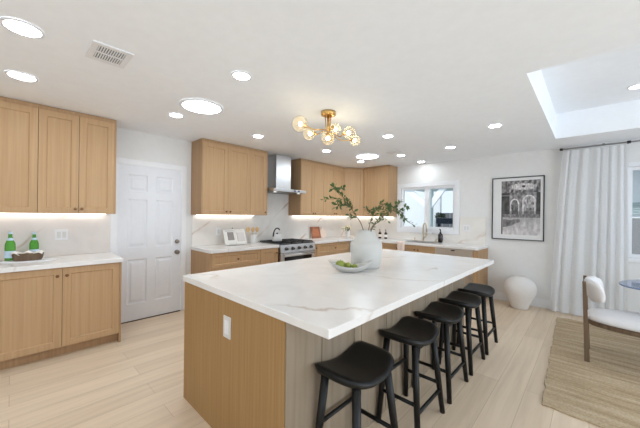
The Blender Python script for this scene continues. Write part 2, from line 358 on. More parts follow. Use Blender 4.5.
# patio cover with braced post
pc = thing('patio_cover', 'white patio cover with Y braced post outside the kitchen window', 'patio cover', (-3.33, 8.0, 0))
part('post', box(B(), -.085, -.05, -.02, .085, .12, 2.16), m_ext_soff, pc)  # white post coloured grey-blue for its shadow side
def brace(dx):
    bm = B(); a = Vector((0, .03, 1.66)); b = Vector((dx, .03, 2.20)); n = (b-a).normalized(); s = Vector((-n.z, 0, n.x))*.075
    vs = []
    for y in (-.04, .04):
        for p in (a-s, a+s, b+s, b-s): vs.append(bm.verts.new((p.x, p.y+y, p.z)))
    for f in ((0,1,2,3),(7,6,5,4),(0,4,5,1),(1,5,6,2),(2,6,7,3),(3,7,4,0)): bm.faces.new([vs[i] for i in f])
    return bm
part('brace', brace(-.66), m_ext_white, pc); part('brace', brace(.40), m_ext_white, pc)
part('beam', box(B(), -2.2, -.04, 2.17, .62, .10, 2.27), m_ext_white, pc)
bm = B(); prism(bm, [(-.62, .12), (.35, .12), (1.25, -.6), (1.25, 1.1), (-.62, 1.1)], 2.19, 2.25)
part('roof_board', bm, m_ext_soff, pc)
bm = B()
for k in range(26): box(bm, -3.6+k*.22, 9.2, -.02, -3.6+k*.22+.2, 9.24, 1.52+.0*k)
tag(part('garden_fence', bm, m_ext_fence), 'grey board fence outside behind the dark planter', 'fence')
pl = thing('garden_planter', 'dark planter box on legs outside the right window pane', 'planter', (-3.05, 8.6, 0))
part('trough', box(B(), -.26, -.1, 1.2, .26, .12, 1.36), m_ext_dark, pl)
for sx in (-1, 1): part('leg', box(B(), sx*.22-.02, -.06, -.02, sx*.22+.02, .08, 1.2), m_ext_dark, pl)
def leaf_into(bm, p, d, n, L, w):
    d = d.normalized(); s = d.cross(n).normalized(); n2 = s.cross(d)
    a = bm.verts.new(p); b1 = bm.verts.new(p+d*L*.4+s*w*.5+n2*w*.12); b2 = bm.verts.new(p+d*L*.4-s*w*.5+n2*w*.12)
    c1 = bm.verts.new(p+d*L*.75+s*w*.36+n2*w*.05); c2 = bm.verts.new(p+d*L*.75-s*w*.36+n2*w*.05); m1 = bm.verts.new(p+d*L*.45); t = bm.verts.new(p+d*L-n2*w*.1)
    for f in ((a, b1, m1), (a, m1, b2), (m1, b1, c1), (m1, c2, b2), (m1, c1, t), (m1, t, c2)): bm.faces.new(f)
bm = B(); rr = random.Random(3)
for k in range(160):
    dv = Vector((rr.gauss(0,1), rr.gauss(0,1), abs(rr.gauss(0,1)))).normalized()
    leaf_into(bm, Vector((-3.24, 8.6, 1.37))+dv*rr.uniform(.02, .14), dv, Vector((rr.random(), rr.random(), .3)), .06, .03)
tag(part('planter_shrub', bm, m_leafd, recalc=False), 'small green shrub growing in the dark planter outside', 'shrub')
h2 = thing('garden_house', 'white garden building beyond the window beside the curtain', 'building', (.2, 8.4, 0))
part('wall', box(B(), 0, 0, -.02, 3.2, .3, 2.5), m_ext_wall, h2)
part('eave', box(B(), -.1, -.5, 2.5, 3.3, .4, 2.7), m_ext_soff, h2)
bm = B()
for k in range(5): box(bm, .1, -.03, 1.5+k*.05, 2.4, 0, 1.53+k*.05)
part('louvre', bm, m_ext_soff, h2)
part('dark_opening', box(B(), .1, -.02, .3, 2.4, 0, 1.42), m_ext_fence, h2)

# ------------------------------------------------------------------ cabinets
def shaker(bm, x0, z0, x1, z1, fr=.058, t=.020, rec=.010):
    fr = min(fr, (x1-x0)*.25)
    # local frame: front face at y=0, body to y=t
    def ring(a, y): return [bm.verts.new(p) for p in ((x0+a, y, z0+a), (x1-a, y, z0+a), (x1-a, y, z1-a), (x0+a, y, z1-a))]
    rs = [ring(0, t), ring(0, 0), ring(fr, 0), ring(fr+.003, rec*.5), ring(fr+.009, rec)]
    for a, b in zip(rs, rs[1:]):
        for k in range(4): bm.faces.new((a[k], a[(k+1) % 4], b[(k+1) % 4], b[k]))
    bm.faces.new(rs[-1]); bm.faces.new(rs[0][::-1]); return bm
def knob(parent, x, z):
    bm = B(); tube(bm, [(x, 0, z), (x, -.012, z)], .006, 10); tube(bm, [(x, -.012, z), (x, -.016, z), (x, -.024, z), (x, -.027, z)], [.010, .014, .014, .010], 14)
    return part('knob', bm, m_knob, parent)
G = .002
def cabinet(name, label, loc, rot, w, z0, z1, depth, fronts, toe=True, group=None, top_fill=None, ends=(0, 0)):
    t = thing(name, label, 'cabinet', loc, rot, group)
    bm = B(); box(bm, .001, .021, z0, w-.001, depth, z1)
    part('cabinet_body', bm, m_oak_shell, t)
    if ends[0]: part('end_panel', box(B(), -.018, 0, 0 if toe else z0, 0, depth, z1), m_oak_shell, t)
    if ends[1]: part('end_panel', box(B(), w, 0, 0 if toe else z0, w+.018, depth, z1), m_oak_shell, t)
    if toe: part('toe_kick', box(B(), .001, .075, 0, w-.001, .095, z0), m_oak_shell, t)
    if top_fill: part('top_filler', box(B(), -.018 if ends[0] else .001, .004, z1, (w+.018) if ends[1] else w-.001, depth, top_fill), m_oak_shell, t)
    for kind, a, b, c, e, kx, kz in fronts:
        f = part(kind, shaker(B(), a+G, c+G, b-G, e-G, .058 if kind == 'door' else .045), m_oak, t)
        if kx is not None: knob(f, kx, kz)
    return t
UZ0, UZ1 = 1.39, 2.425
XU, XB = XW+.35, XW+.61    # front faces: uppers, bases
def upper(label, y0, n, wd, knobs, rot=PI/2, loc=None, ends=(0, 0)):
    fr = [('door', i*wd, (i+1)*wd, UZ0, UZ1, kx, UZ0+.05) for i, kx in zip(range(n), knobs)]
    return cabinet('wall_cabinet', label, loc or (XU, y0, 0), rot, n*wd, UZ0, UZ1, .348, fr, False, 'oak wall cabinets', CZ-.006, ends)
# left run, uppers
upper('oak wall cabinet nearest the left edge of the photo, over the green bottles', -.47, 2, .3225, (.29, .355))
upper('two-door oak wall cabinet ending beside the white panel door, over the left counter', .175, 2, .3175-.005, (.285, .34), ends=(0, 1))
# left run, bases
def base(label, y0, w, fronts, rot=PI/2, loc=None, ends=(0, 0), depth=.608):
    return cabinet('base_cabinet', label, loc or (XB, y0, 0), rot, w, .10, .869, depth, fronts, True, 'oak base cabinets', None, ends)
base('two-door oak base cabinet beneath the left counter, nearest the white panel door', -.125, .932, [('door', 0, .467, .10, .866, .43, .79), ('door', .467, .932, .10, .866, .50, .79)], ends=(0, 1))
# range run
upper('two-door oak wall cabinet above the cookbook, between door and range hood', 1.835, 2, .3875, (.355, .42), ends=(1, 0))
upper('single-door oak wall cabinet touching the left side of the range hood', 2.611, 1, .315, (.285,), ends=(0, 1))
upper('two-door oak wall cabinet right of the range hood, above the reddish board', 3.725, 2, .345, (.315, .375), ends=(1, 0))
upper('two-door oak wall cabinet between the hood-side cabinet and the diagonal corner', 4.415, 2, .2965, (.265, .33))
# diagonal corner upper
t = thing('corner_wall_cabinet', 'oak diagonal corner wall cabinet in the far left room corner', 'cabinet', (XU, 5.01, 0), 0)
q = [(0, 0), (.27, .337), (.27, .686), (-.349, .686), (-.349, 0)]
bm = prism(B(), [(x*.97 if x < 0 else x-.014, y+.012 if y < .5 else y) for x, y in q], UZ0, UZ1); part('cabinet_body', bm, m_oak_shell, t)
part('top_filler', prism(B(), [(-.01, .01), (.255, .345), (.255, .686), (-.34, .686), (-.34, .01)], UZ1, CZ-.006), m_oak_shell, t)
bm = shaker(B(), .004, UZ0+G, .428, UZ1-G); a = math.atan2(.337, .27)
bmesh.ops.rotate(bm, verts=bm.verts, cent=(0,0,0), matrix=Matrix.Rotation(a, 3, 'Z')); part('door', bm, m_oak, t)
upper('two-door oak wall cabinet on the window wall, left of the kitchen window', 0, 2, .312, (.28, .345), rot=0, loc=(-3.705, YW-.35, 0), ends=(0, 1))
# range run bases
def drawers(a, b): return [('drawer', a, b, .66, .866, (a+b)/2, .76), ('drawer', a, b, .38, .66, (a+b)/2, .55), ('drawer', a, b, .10, .38, (a+b)/2, .27)]
base('three-drawer oak base cabinet beneath the cookbook, next to the white door', 1.845, .795, drawers(0, .795), ends=(1, 0))
base('narrow oak base cabinet left of the steel range', 2.641, .344, [('door', 0, .344, .10, .866, .30, .79)])
base('narrow oak pull-out base cabinet right of the steel range', 3.80, .14, [('door', 0, .14, .10, .866, .07, .79)])
base('wide three-drawer oak base cabinet beneath the reddish board, right of the range', 3.941, .95, drawers(0, .95))
# window run bases
YB = YW-.61
base('oak corner base cabinet left of the hanging blush towel', 0, .42, [('door', 0, .42, .10, .866, .38, .79)], rot=0, loc=(-3.10, YB, 0))
base('oak sink base cabinet below the brass faucet, behind the blush towel', 0, .685, [('door', 0, .3425, .10, .866, .31, .79), ('door', .3425, .685, .10, .866, .38, .79)], rot=0, loc=(-2.68, YB, 0))
base('oak filler cabinet at the right end of the window counter', 0, .06, [('door', 0, .06, .10, .866, None, 0)], rot=0, loc=(-1.39, YB, 0), ends=(0, 1))
# dishwasher
t = thing('dishwasher', 'stainless dishwasher with dark badge under the right end of window counter', 'dishwasher', (-1.993, YB, 0))
part('dishwasher_door', box(B(), .002, -.004, .10, .600, .03, .735), m_steel, t, .004)
part('control_panel', box(B(), .002, -.010, .742, .600, .03, .866), mat('brushed_panel_steel', srgb(200, 190, 180), .4, .6), t, .004)
part('body', box(B(), .004, .031, .10, .598, .58, .866), m_steel_d, t)
part('toe_kick', box(B(), .002, .06, 0, .600, .08, .10), m_iron, t)
bm = B(); tube(bm, [(.30-.03, -.012, .838), (.30+.03, -.012, .838)], .010, 10); part('badge', bm, m_blk, t)

# ------------------------------------------------------------------ worktops, backsplashes
def worktop(poly, label, name='worktop', z0=.870, m=None, z1=ZTOP, bev=.004):
    cx = sum(p[0] for p in poly)/len(poly); cy = sum(p[1] for p in poly)/len(poly)
    o = part(name, prism(B(), [(x-cx, y-cy) for x, y in poly], z0-z1, 0), m or m_top, bevel=bev); o.location = (cx, cy, z1); return tag(o, label, 'worktop')
XE = XW+.635
worktop([(XW+.003, -.14), (XE, -.14), (XE, .838), (XW+.003, .838)], 'white quartz worktop with the green bottles on it, left of the door')
worktop([(XW+.003, 1.822), (XE, 1.822), (XE, 2.987), (XW+.003, 2.987)], 'white quartz worktop with the cookbook, left of the range')
arc = [(-1.31-.05+.05*math.cos(a), YB-.025+.05+.05*math.sin(a)) for a in [(-PI/2+k*PI/12) for k in range(7)]]
worktop([(XW+.003, 3.79), (XE, 3.79), (XE, YB-.025)]+arc+[(-1.31, YW-.003), (XW+.003, YW-.003)], 'white quartz L-shaped worktop running from the range round to the window sink')
def splash(name, bm, label, m): return tag(part(name, bm, m), label, 'backsplash')
splash('backsplash', box(B(), XW+.002, -.6, ZTOP+.001, XW+.014, .842, UZ0+.2), 'veined quartz backsplash behind the green bottles', m_splash)
bm = B(); box(bm, XW+.002, 1.835, ZTOP+.001, XW+.0145, 2.99, 1.387); box(bm, XW+.002, 2.99, .90, XW+.0145, 3.79, 1.387); box(bm, XW+.002, 3.79, ZTOP+.001, XW+.0145, YW-.003, 1.387); box(bm, XW+.002, 2.950, 1.387, XW+.0145, 3.70, CZ-.004)
splash('backsplash', bm, 'veined quartz backsplash behind the range, rising behind the steel hood', m_splashr)
bm = B(); box(bm, XW+.016, YW-.0145, ZTOP+.001, -3.06, YW-.002, 1.385); box(bm, -3.06, YW-.0145, ZTOP+.001, -1.78, YW-.002, 1.066); box(bm, -1.78, YW-.0145, ZTOP+.001, -1.345, YW-.002, 1.405)
splash('backsplash', bm, 'pale quartz backsplash around the bottom of the kitchen window', m_splash2)

# ------------------------------------------------------------------ island
IX0, IX1, IY0, IY1 = -2.275, -.786, .900, 3.668
isl = thing('kitchen_island', 'large oak kitchen island with plank seating side, under white slab', 'kitchen island', (-1.7, 2.28, 0))
def L_(bm): bmesh.ops.translate(bm, verts=bm.verts, vec=(1.7, -2.28, 0)); return bm
part('end_panel', L_(box(B(), -2.262, .911, 0, -1.0785, .934, .888)), m_oak_end_shaded, isl)
part('end_panel', L_(box(B(), -2.262, 3.60, 0, -1.071, 3.622, .888)), m_oak_end_shaded, isl)
bm = B(); ys = [.912, 1.17, 1.465, 1.545, 1.855, 1.935, 2.23, 2.535, 2.80, 3.185, 3.60]
box(bm, -1.085, .935, 0, -1.077, 3.60, .888)
for a, b_ in zip(ys, ys[1:]): box(bm, -1.077, a+.003, 0, -1.070, b_-.003, .888)
part('plank_panel', L_(bm), m_plank, isl, .0015)
part('island_body', L_(box(B(), -2.235, .935, .1, -1.086, 3.599, .886)), m_oak_shell, isl)
for i in range(4):
    bm = shaker(B(), .002, .1, .655, .885); bmesh.ops.rotate(bm, verts=bm.verts, cent=(0,0,0), matrix=Matrix.Rotation(-PI/2, 3, 'Z'))
    bmesh.ops.translate(bm, verts=bm.verts, vec=(-2.257, 3.597-i*.66, 0)); part('door', L_(bm), m_oak, isl)
bm = B(); box(bm, -1.662, .905, .645, -1.577, .911, .778)
oc = part('outlet_cover', L_(bm), m_white, isl, .003)
bm = B(); box(bm, -1.642, .9025, .669, -1.597, .905, .754); part('outlet_insert', L_(bm), m_trim, oc, .002)
worktop([(IX0, IY0), (IX1, IY0), (IX1, IY1), (IX0, IY1)], 'thick white veined quartz slab topping the kitchen island', 'island_worktop', .889, m_top, .93, .003)

# ------------------------------------------------------------------ under cabinet lights
def led(x0, y0, x1, y1, label):
    cx, cy = (x0+x1)/2, (y0+y1)/2
    t = thing('light_strip', label, 'light strip', (cx, cy, UZ0), 0, 'under-cabinet light strips')
    part('strip_housing', box(B(), x0-cx, y0-cy, -.004, x1-cx, y1-cy, -.0005), m_trim, t)
    part('strip_diffuser', box(B(), x0-cx+.004, y0-cy+.004, -.009, x1-cx-.004, y1-cy-.004, -.004), m_led, t)
led(XW+.03, -.42, XW+.07, .78, 'glowing light strip under the left wall cabinets above the green bottles')
led(XW+.03, 1.88, XW+.07, 2.88, 'glowing light strip under the wall cabinets above the cookbook')
led(XW+.03, 3.78, XW+.07, 5.55, 'glowing light strip under the wall cabinets right of the range hood')
led(XW+.12, YW-.07, -3.12, YW-.03, 'glowing light strip under the wall cabinets left of the window')

# ------------------------------------------------------------------ range and hood
t = thing('range', 'stainless steel gas range with five knobs and black oven glass', 'range', (XW+.66, 2.995, 0), PI/2)   # local x along wall, y into wall
RW = .79
part('range_body', box(B(), 0, .03, .09, RW, .645, .905), m_steel_d, t)
part('oven_door', box(B(), .005, 0, .22, RW-.005, .03, .765), m_steel, t, .004)
part('oven_window', box(B(), .08, -.003, .33, RW-.08, 0, .705), m_blackgl, t)
bm = B(); tube(bm, [(.05, -.045, .738), (RW-.05, -.045, .738)], .014, 14)
for x in (.08, RW-.08): tube(bm, [(x, 0, .738), (x, -.045, .738)], .010, 10)
part('oven_handle', bm, m_steel, t)
part('lower_drawer', box(B(), .005, .002, .09, RW-.005, .03, .212), m_steel, t, .004)
bm = B(); vs = [bm.verts.new(p) for p in ((0, -.012, .775), (RW, -.012, .775), (RW, .012, .905), (0, .012, .905), (0, .03, .775), (RW, .03, .775), (RW, .03, .905), (0, .03, .905))]
for f in ((0,1,2,3),(4,7,6,5),(0,4,5,1),(3,2,6,7),(0,3,7,4),(1,5,6,2)): bm.faces.new([vs[i] for i in f])
part('control_panel', bm, m_steel, t, .003)
for k in range(5):
    x = .11+k*(RW-.22)/4; bm = B(); tube(bm, [(x, .0, .84), (x, -.012, .84)], .029, 20); tube(bm, [(x, -.012, .84), (x, -.045, .838)], [.022, .019], 18)
    kb = part('control_knob', bm, m_steel_d, t); part('knob_ring', tube(B(), [(x, -.045, .838), (x, -.049, .838)], .013, 16), m_iron, kb)
part('cooktop', box(B(), .0, .012, .905, RW, .645, .918), m_iron, t, .002)
for gx in (.02, .275, .53):
    bm = B(); x0, x1, y0, y1 = gx, gx+.24, .05, .60; s = .007
    for x in (x0, x1): box(bm, x-s, y0, .930, x+s, y1, .943)
    for y in (y0, (y0+y1)/2, y1): box(bm, x0, y-s, .930, x1, y+s, .943)
    xc = (x0+x1)/2; box(bm, xc-s, y0, .930, xc+s, y1, .943)
    for x in (x0, x1):
        for y in (y0, y1): box(bm, x-s, y-s, .918, x+s, y+s, .930)
    for y in (.19, .47): lathe(bm, [(.045, 0), (.045, .008), (.03, .01)], (xc, y, .918), 20)
    part('grate', bm, m_iron, t)
part('foot_rail', box(B(), .01, .05, 0, RW-.01, .07, .09), m_iron, t)
# hood
t = thing('range_hood', 'stainless chimney range hood mounted above the range', 'range hood', (XW, 2.966, 0), PI/2)
HW = .738
bm = B()
prof = [(-.50, 1.80), (-.50, 1.845), (-.30, 1.872), (-.016, 1.872), (-.016, 1.80)]
a = [bm.verts.new((0, y, z)) for y, z in prof]; b = [bm.verts.new((HW, y, z)) for y, z in prof]
bm.faces.new(a); bm.faces.new(b[::-1])
for i in range(5): bm.faces.new((a[i], b[i], b[(i+1) % 5], a[(i+1) % 5]))
part('canopy', bm, m_steel, t, .003)
part('chimney', box(B(), .205, -.29, 1.868, .545, -.016, CZ-.004), m_steel, t, .002)
part('filter_panel', box(B(), .06, -.46, 1.793, HW-.06, -.06, 1.80), m_steel_d, t)
for x in (.44, .53): part('control_button', box(B(), x, -.505, 1.815, x+.045, -.50, 1.835), mat('violet_display', srgb(60, 30, 90), .3), t)
for x in (.10, HW-.10): part('hood_lamp', lathe(B(), [(.026, 0), (.026, .004)], (x, -.40, 1.789), 16), m_hlamp, t)

# ------------------------------------------------------------------ ceiling fixtures
def downlight(x, y, label, z=CZ, r=.075, lens=None):
    t = thing('ceiling_light', label, 'ceiling light', (x, y, z), 0, 'recessed ceiling lights')
    bm = B(); lathe(bm, [(r+.018, -.001), (r+.016, -.006), (r, -.007), (r, -.001)], (0,0,0), 32, cap0=False, cap1=False); part('trim_ring', bm, m_trim, t, recalc=False)
    part('lens', lathe(B(), [(r, -.0065), (r, -.002)], (0,0,0), 32), lens or m_lamp, t)
for x, y, l in [(-2.419, .037, 'recessed ceiling light closest to the top left corner of the photo'),
    (-3.278, .048, 'recessed ceiling light above the left wall cabinets, left of the air vent'),
    (-3.293, 1.211, 'small recessed ceiling light just left of the large round skylight near the door'),
    (-1.972, 1.202, 'recessed ceiling light between the near skylight and the brass chandelier'),
    (-3.317, 2.285, 'recessed ceiling light in front of the cabinets left of the range hood'),
    (-3.20, 3.55, 'recessed ceiling light nearest the range hood, below the chandelier in the photo'),
    (-1.988, 3.426, 'recessed ceiling light right of the chandelier above the island'),
    (-3.325, 4.692, 'small recessed ceiling light just below the far skylight, by the corner cabinet'),
    (-2.445, 4.667, 'recessed ceiling light beside the far ceiling vent'),
    (-2.424, 5.45, 'recessed ceiling light shining down the wall above the kitchen window'),
    (-1.581, 4.583, 'recessed ceiling light between the kitchen window and the tray ceiling'),
    (-.827, 3.835, 'recessed ceiling light nearest the left side of the raised tray ceiling')]:
    downlight(x, y, l, r=.078 if y < 1 else .060)
downlight(.344, 4.489, 'recessed ceiling light inside the raised tray ceiling', TZ, .066, emit('dim_lamp_glow', (.93, .97, 1, 1), 3))
def skylight(x, y, r, label):
    t = thing('tubular_skylight', label, 'skylight', (x, y, CZ), 0, 'round tubular skylights')
    lathe_b = B(); lathe(lathe_b, [(r+.03, -.001), (r+.026, -.012), (r, -.014), (r, -.001)], (0,0,0), 40, cap0=False, cap1=False); part('trim_ring', lathe_b, m_trim, t, recalc=False)
    part('diffuser', lathe(B(), [(r*.5, -.026), (r, -.012), (r, -.002)], (0,0,0), 40), m_solar, t)
skylight(-2.83, 1.285, .175, 'large round skylight in the ceiling near the white door'); skylight(-2.93, 4.34, .19, 'large round skylight in the ceiling near the corner cabinet')
def vent(x, y, w, h, rot, label):
    t = thing('ceiling_vent', label, 'air vent', (x, y, CZ), rot, 'ceiling air vents')
    bm = B(); f = .035
    box(bm, -w/2, -h/2, -.009, w/2, -h/2+f, -.0005); box(bm, -w/2, h/2-f, -.009, w/2, h/2, -.0005); box(bm, -w/2, -h/2+f, -.009, -w/2+f, h/2-f, -.0005); box(bm, w/2-f, -h/2+f, -.009, w/2, h/2-f, -.0005)
    box(bm, -.006, -h/2+f, -.009, .006, h/2-f, -.0005)
    part('vent_frame', bm, m_trim, t)
    part('vent_backing', box(B(), -w/2+f, -h/2+f, -.003, w/2-f, h/2-f, -.001), m_grille, t)
    bm = B(); n = 11
    for k in range(n): yy = -h/2+f+(k+.5)*(h-2*f)/n; box(bm, -w/2+f, yy-.0035, -.008, w/2-f, yy+.0035, -.003)
    part('louvre', bm, m_trim, t)
vent(-2.385, .445, .27, .22, 0, 'white ceiling air vent in the upper left, between two recessed lights'); vent(-2.39, 4.33, .24, .16, 0, 'small ceiling air vent beside the far skylight')

# chandelier
cx, cy = -1.99, 2.23
t = thing('chandelier', 'brass semi-flush chandelier with six clear globes hanging over the island', 'chandelier', (cx, cy, CZ))
part('canopy', lathe(B(), [(.0, -.045), (.05, -.045), (.075, -.035), (.078, -.001)], (0,0,0), 32, cap0=False), m_brass, t)
bm = B(); tube(bm, [(0, 0, -.04), (0, 0, -.235)], .014, 14)
for k in range(3): tube(bm, [(.035*math.cos(k*2.1), .035*math.sin(k*2.1), -.045), (.02*math.cos(k*2.1), .02*math.sin(k*2.1), -.23)], .005, 8)
part('stem', bm, m_brass, t)
part('hub', ball(B(), (0, 0, -.235), .028), m_brass, t)
for gx, gy, gz, gr in [(-1.954, 1.800, 2.237, .070), (-2.185, 2.150, 2.262, .064), (-1.866, 2.088, 2.148, .064), (-2.02, 2.385, 2.335, .060), (-1.777, 2.309, 2.232, .066), (-1.935, 2.625, 2.245, .062)]:
    g = Vector((gx-cx, gy-cy, gz-CZ)); d_ = Vector((g.x, g.y, 0)); L = d_.length; d_.normalize(); s = Vector((-d_.y, d_.x, 0))
    hub = Vector((0, 0, -.235)); neck = g-d_*gr*.95
    pts = [hub.lerp(neck, k/10)+s*math.sin(PI*k/10)*.05+Vector((0, 0, math.sin(2*PI*k/10)*.018)) for k in range(11)]
    arm = part('arm', tube(B(), pts, .006, 10), m_brass, t)
    part('socket', tube(B(), [neck-d_*.012, neck+d_*.004, neck+d_*.022], [.017, .021, .012], 16), m_brass, arm)
    gl = part('globe', ball(B(), g, gr, 28, 16), m_globe, t)
    part('bulb', ball(B(), g-d_*.008, .018, 14, 10), m_bulb, gl)

# ------------------------------------------------------------------ bar stools
def seat_bm():
    bm = B(); nx, ny = 16, 22; W, D = .208, .147   # half width along y, half depth along x
    def pt(i, j, top):
        u = -1+2*i/nx; v = -1+2*j/ny
        # superellipse outline, rounder to the front (+x)
        k = 8.0 if u < 0 else 4.2
        px, py = u, v
        n_ = (abs(px)**k+abs(py)**k)**(1/k) if (px or py) else 0
        m_ = max(abs(px), abs(py)); sc_ = m_/n_ if n_ else 1
        px *= sc_; py *= sc_
        x = px*D*(1-.0*py*py)+(.018*(1-py*py) if px > 0 else 0)*px; y = py*W*(1-.05*max(0, px))
        if top:
            e = min(1, (1-max(abs(u), abs(v)))*7); rim = -.010*(1-e)**2
            z = -.026+.046*(abs(py)**1.7)-.006*(1-abs(py)**2)*(1-abs(px)**3)+rim-.012*max(0, px)**3*abs(py)
        else:
            e = max(abs(u), abs(v)); z = -.068+.012*e**6+.026*(abs(py)**2.0); x *= .94; y *= .955
        return (x, y, z)
    T = [[bm.verts.new(pt(i, j, 1)) for j in range(ny+1)] for i in range(nx+1)]; Bt = [[bm.verts.new(pt(i, j, 0)) for j in range(ny+1)] for i in range(nx+1)]
    for i in range(nx):
        for j in range(ny):
            bm.faces.new((T[i][j], T[i+1][j], T[i+1][j+1], T[i][j+1])); bm.faces.new((Bt[i][j], Bt[i][j+1], Bt[i+1][j+1], Bt[i+1][j]))
    bd = [(i, 0) for i in range(nx)]+[(nx, j) for j in range(ny)]+[(i, ny) for i in range(nx, 0, -1)]+[(0, j) for j in range(ny, 0, -1)]
    for k in range(len(bd)):
        a, b_ = bd[k], bd[(k+1) % len(bd)]; bm.faces.new((T[a[0]][a[1]], Bt[a[0]][a[1]], Bt[b_[0]][b_[1]], T[b_[0]][b_[1]]))
    return bm
SH = .617
stool = thing('bar_stool', 'black saddle-seat wooden bar stool nearest the camera, at the island corner', 'bar stool', (-.922, 1.290, 0), 0, 'black bar stools along the island')
bm = seat_bm(); bmesh.ops.translate(bm, verts=bm.verts, vec=(0, 0, SH)); o = part('seat', bm, m_black, stool, smooth=True)
def legp(sx, sy, z): k = (SH-.035-z)/(SH-.035); return Vector((sx*(.100+(.055 if sx > 0 else .026)*k), sy*(.140+.062*k), z))
for sx in (-1, 1):
    for sy in (-1, 1): part('leg', tube(B(), [legp(sx, sy, SH-.03), legp(sx, sy, .3), legp(sx, sy, 0)], [.0225, .021, .017], 14), m_black, stool)
for sx, z in ((-1, .31), (1, .165)): part('stretcher', tube(B(), [legp(sx, -1, z), legp(sx, 1, z)], .012, 12), m_black, stool)
for sy in (-1, 1): part('stretcher', tube(B(), [legp(-1, sy, .215), legp(1, sy, .215)], .012, 12), m_black, stool)
for y, l in [(1.925, 'black saddle-seat wooden bar stool, second from the camera along the island'), (2.47, 'black saddle-seat wooden bar stool in the middle of the row of five'),
             (3.005, 'black saddle-seat wooden bar stool, second from the far end of the row'), (3.535, 'black saddle-seat wooden bar stool farthest from the camera, nearest the white floor vase')]:
    dup(stool, (-.922, y, 0), 0, l)

# ------------------------------------------------------------------ island decor
VX, VY, VZ = -1.51, 2.235, .93
t = thing('ceramic_vase', 'large white angular ceramic vase holding leafy branches on the island', 'vase', (VX, VY, VZ))
prof = [(.112, 0), (.120, .005), (.130, .03), (.139, .09), (.144, .17), (.144, .216), (.139, .232), (.110, .264), (.090, .298), (.079, .326), (.077, .343), (.069, .343), (.065, .325), (.060, .25)]
part('vase_body', lathe(B(), prof, (0,0,0), 48, cap1=True), m_vase, t)
def branch(label, pts, side, nleaf, L, seed, m_lf=None, r0=.0045, start=.35):
    rr = random.Random(seed); P = [Vector(p) for p in pts]
    t = thing('leafy_branch', label, 'branch', tuple(P[0]))
    P = [p-P[0] for p in P]
    def cat(P, s):
        n = len(P)-1; s = s*n; i = min(int(s), n-1); f = s-i; p0, p1, p2, p3 = P[max(i-1, 0)], P[i], P[i+1], P[min(i+2, n)]
        return .5*((2*p1)+(p2-p0)*f+(2*p0-5*p1+4*p2-p3)*f*f+(3*p1-p0-3*p2+p3)*f**3)
    main = [cat(P, k/24) for k in range(25)]
    bs = B(); tube(bs, main, [r0*(1-.7*k/24) for k in range(25)], 8); bl = B()
    twigs = [main[int(25*start):]]
    for s, d_, ln in side:
        a = cat(P, s); d_ = Vector(d_).normalized(); tw = [a+d_*ln*k/8+Vector((0, 0, -.10*ln*(k/8)**2)) for k in range(9)]; tube(bs, tw, [r0*.5*(1-.6*k/8) for k in range(9)], 6); twigs.append(tw)
    for ti, tw in enumerate(twigs):
        n = nleaf if ti == 0 else int(nleaf*.6)
        for k in range(n):
            f = k/max(1, n-1)*(len(tw)-1)*.999; i = int(f); a = tw[i].lerp(tw[min(i+1, len(tw)-1)], f-i); dd = (tw[min(i+1, len(tw)-1)]-tw[max(i-1, 0)]).normalized()
            off = Vector((rr.gauss(0,1), rr.gauss(0,1), rr.gauss(.1,1))).normalized(); dv = (dd*.5+off*.9).normalized()
            ll = L*rr.uniform(.65, 1.2); leaf_into(bl, a+off*.003, dv, Vector((rr.gauss(0,.6), rr.gauss(0,.6), 1)), ll, ll*.52)
    part('stem', bs, m_stem, t); part('foliage', bl, m_lf or m_leaf, t, recalc=False); return t
def pt(u, v, depth):    # a point in the room, given as viewed from the camera's place
    p = (F+R3*((u-320)/FPX)-U3*((v-215.22)/FPX))*depth; return (p.x, p.y, p.z+EYE)
base_ = (VX, VY, VZ+.20)
branch('tall leafy branch leaning left out of the white vase on the island', [base_, pt(362, 226, 2.6), pt(353, 211, 2.58), pt(346, 200, 2.56), pt(338, 193, 2.55), pt(333, 188, 2.55)],
    [(.30, (-.5, -.5, .2), .10), (.5, (-.9, -.6, .15), .13), (.62, (-.8, -.9, .05), .20), (.55, (-.9, -.3, -.25), .12), (.8, (-.5, -.1, .9), .08), (.9, (.6, .6, .25), .09), (.42, (-.1, -.3, .6), .08)], 26, .042, 11)
branch('upright leafy branch rising from the middle of the white vase', [base_, pt(369, 228, 2.64), pt(372, 217, 2.66), pt(377, 209, 2.68), pt(382, 203, 2.7)],
    [(.5, (-.3, -.5, .9), .09), (.6, (-.5, -.5, .6), .10), (.75, (.6, .6, .4), .10), (.9, (.7, .5, 0), .10), (.65, (.2, .5, .5), .08)], 17, .040, 12)
branch('long leafy branch arching right from the white vase towards the window', [base_, pt(371, 229, 2.62), pt(379, 219, 2.6), pt(390, 211, 2.58), pt(400, 211, 2.56), pt(407, 221, 2.55), pt(414, 225, 2.55)],
    [(.45, (.2, .2, 1), .08), (.55, (.5, .4, .9), .10), (.65, (.6, .6, .55), .09), (.6, (.4, .2, -.5), .09), (.7, (.3, .2, -.8), .07), (.35, (.0, .3, .7), .09), (.5, (-.2, .1, .8), .07)], 26, .039, 13)
branch('short leafy branch low at the right side of the white vase', [base_, pt(372, 229, 2.58), pt(378, 222, 2.56), pt(386, 215, 2.55)],
    [(.7, (.5, .5, .1), .08), (.85, (-.3, -.2, .6), .06)], 12, .038, 14)
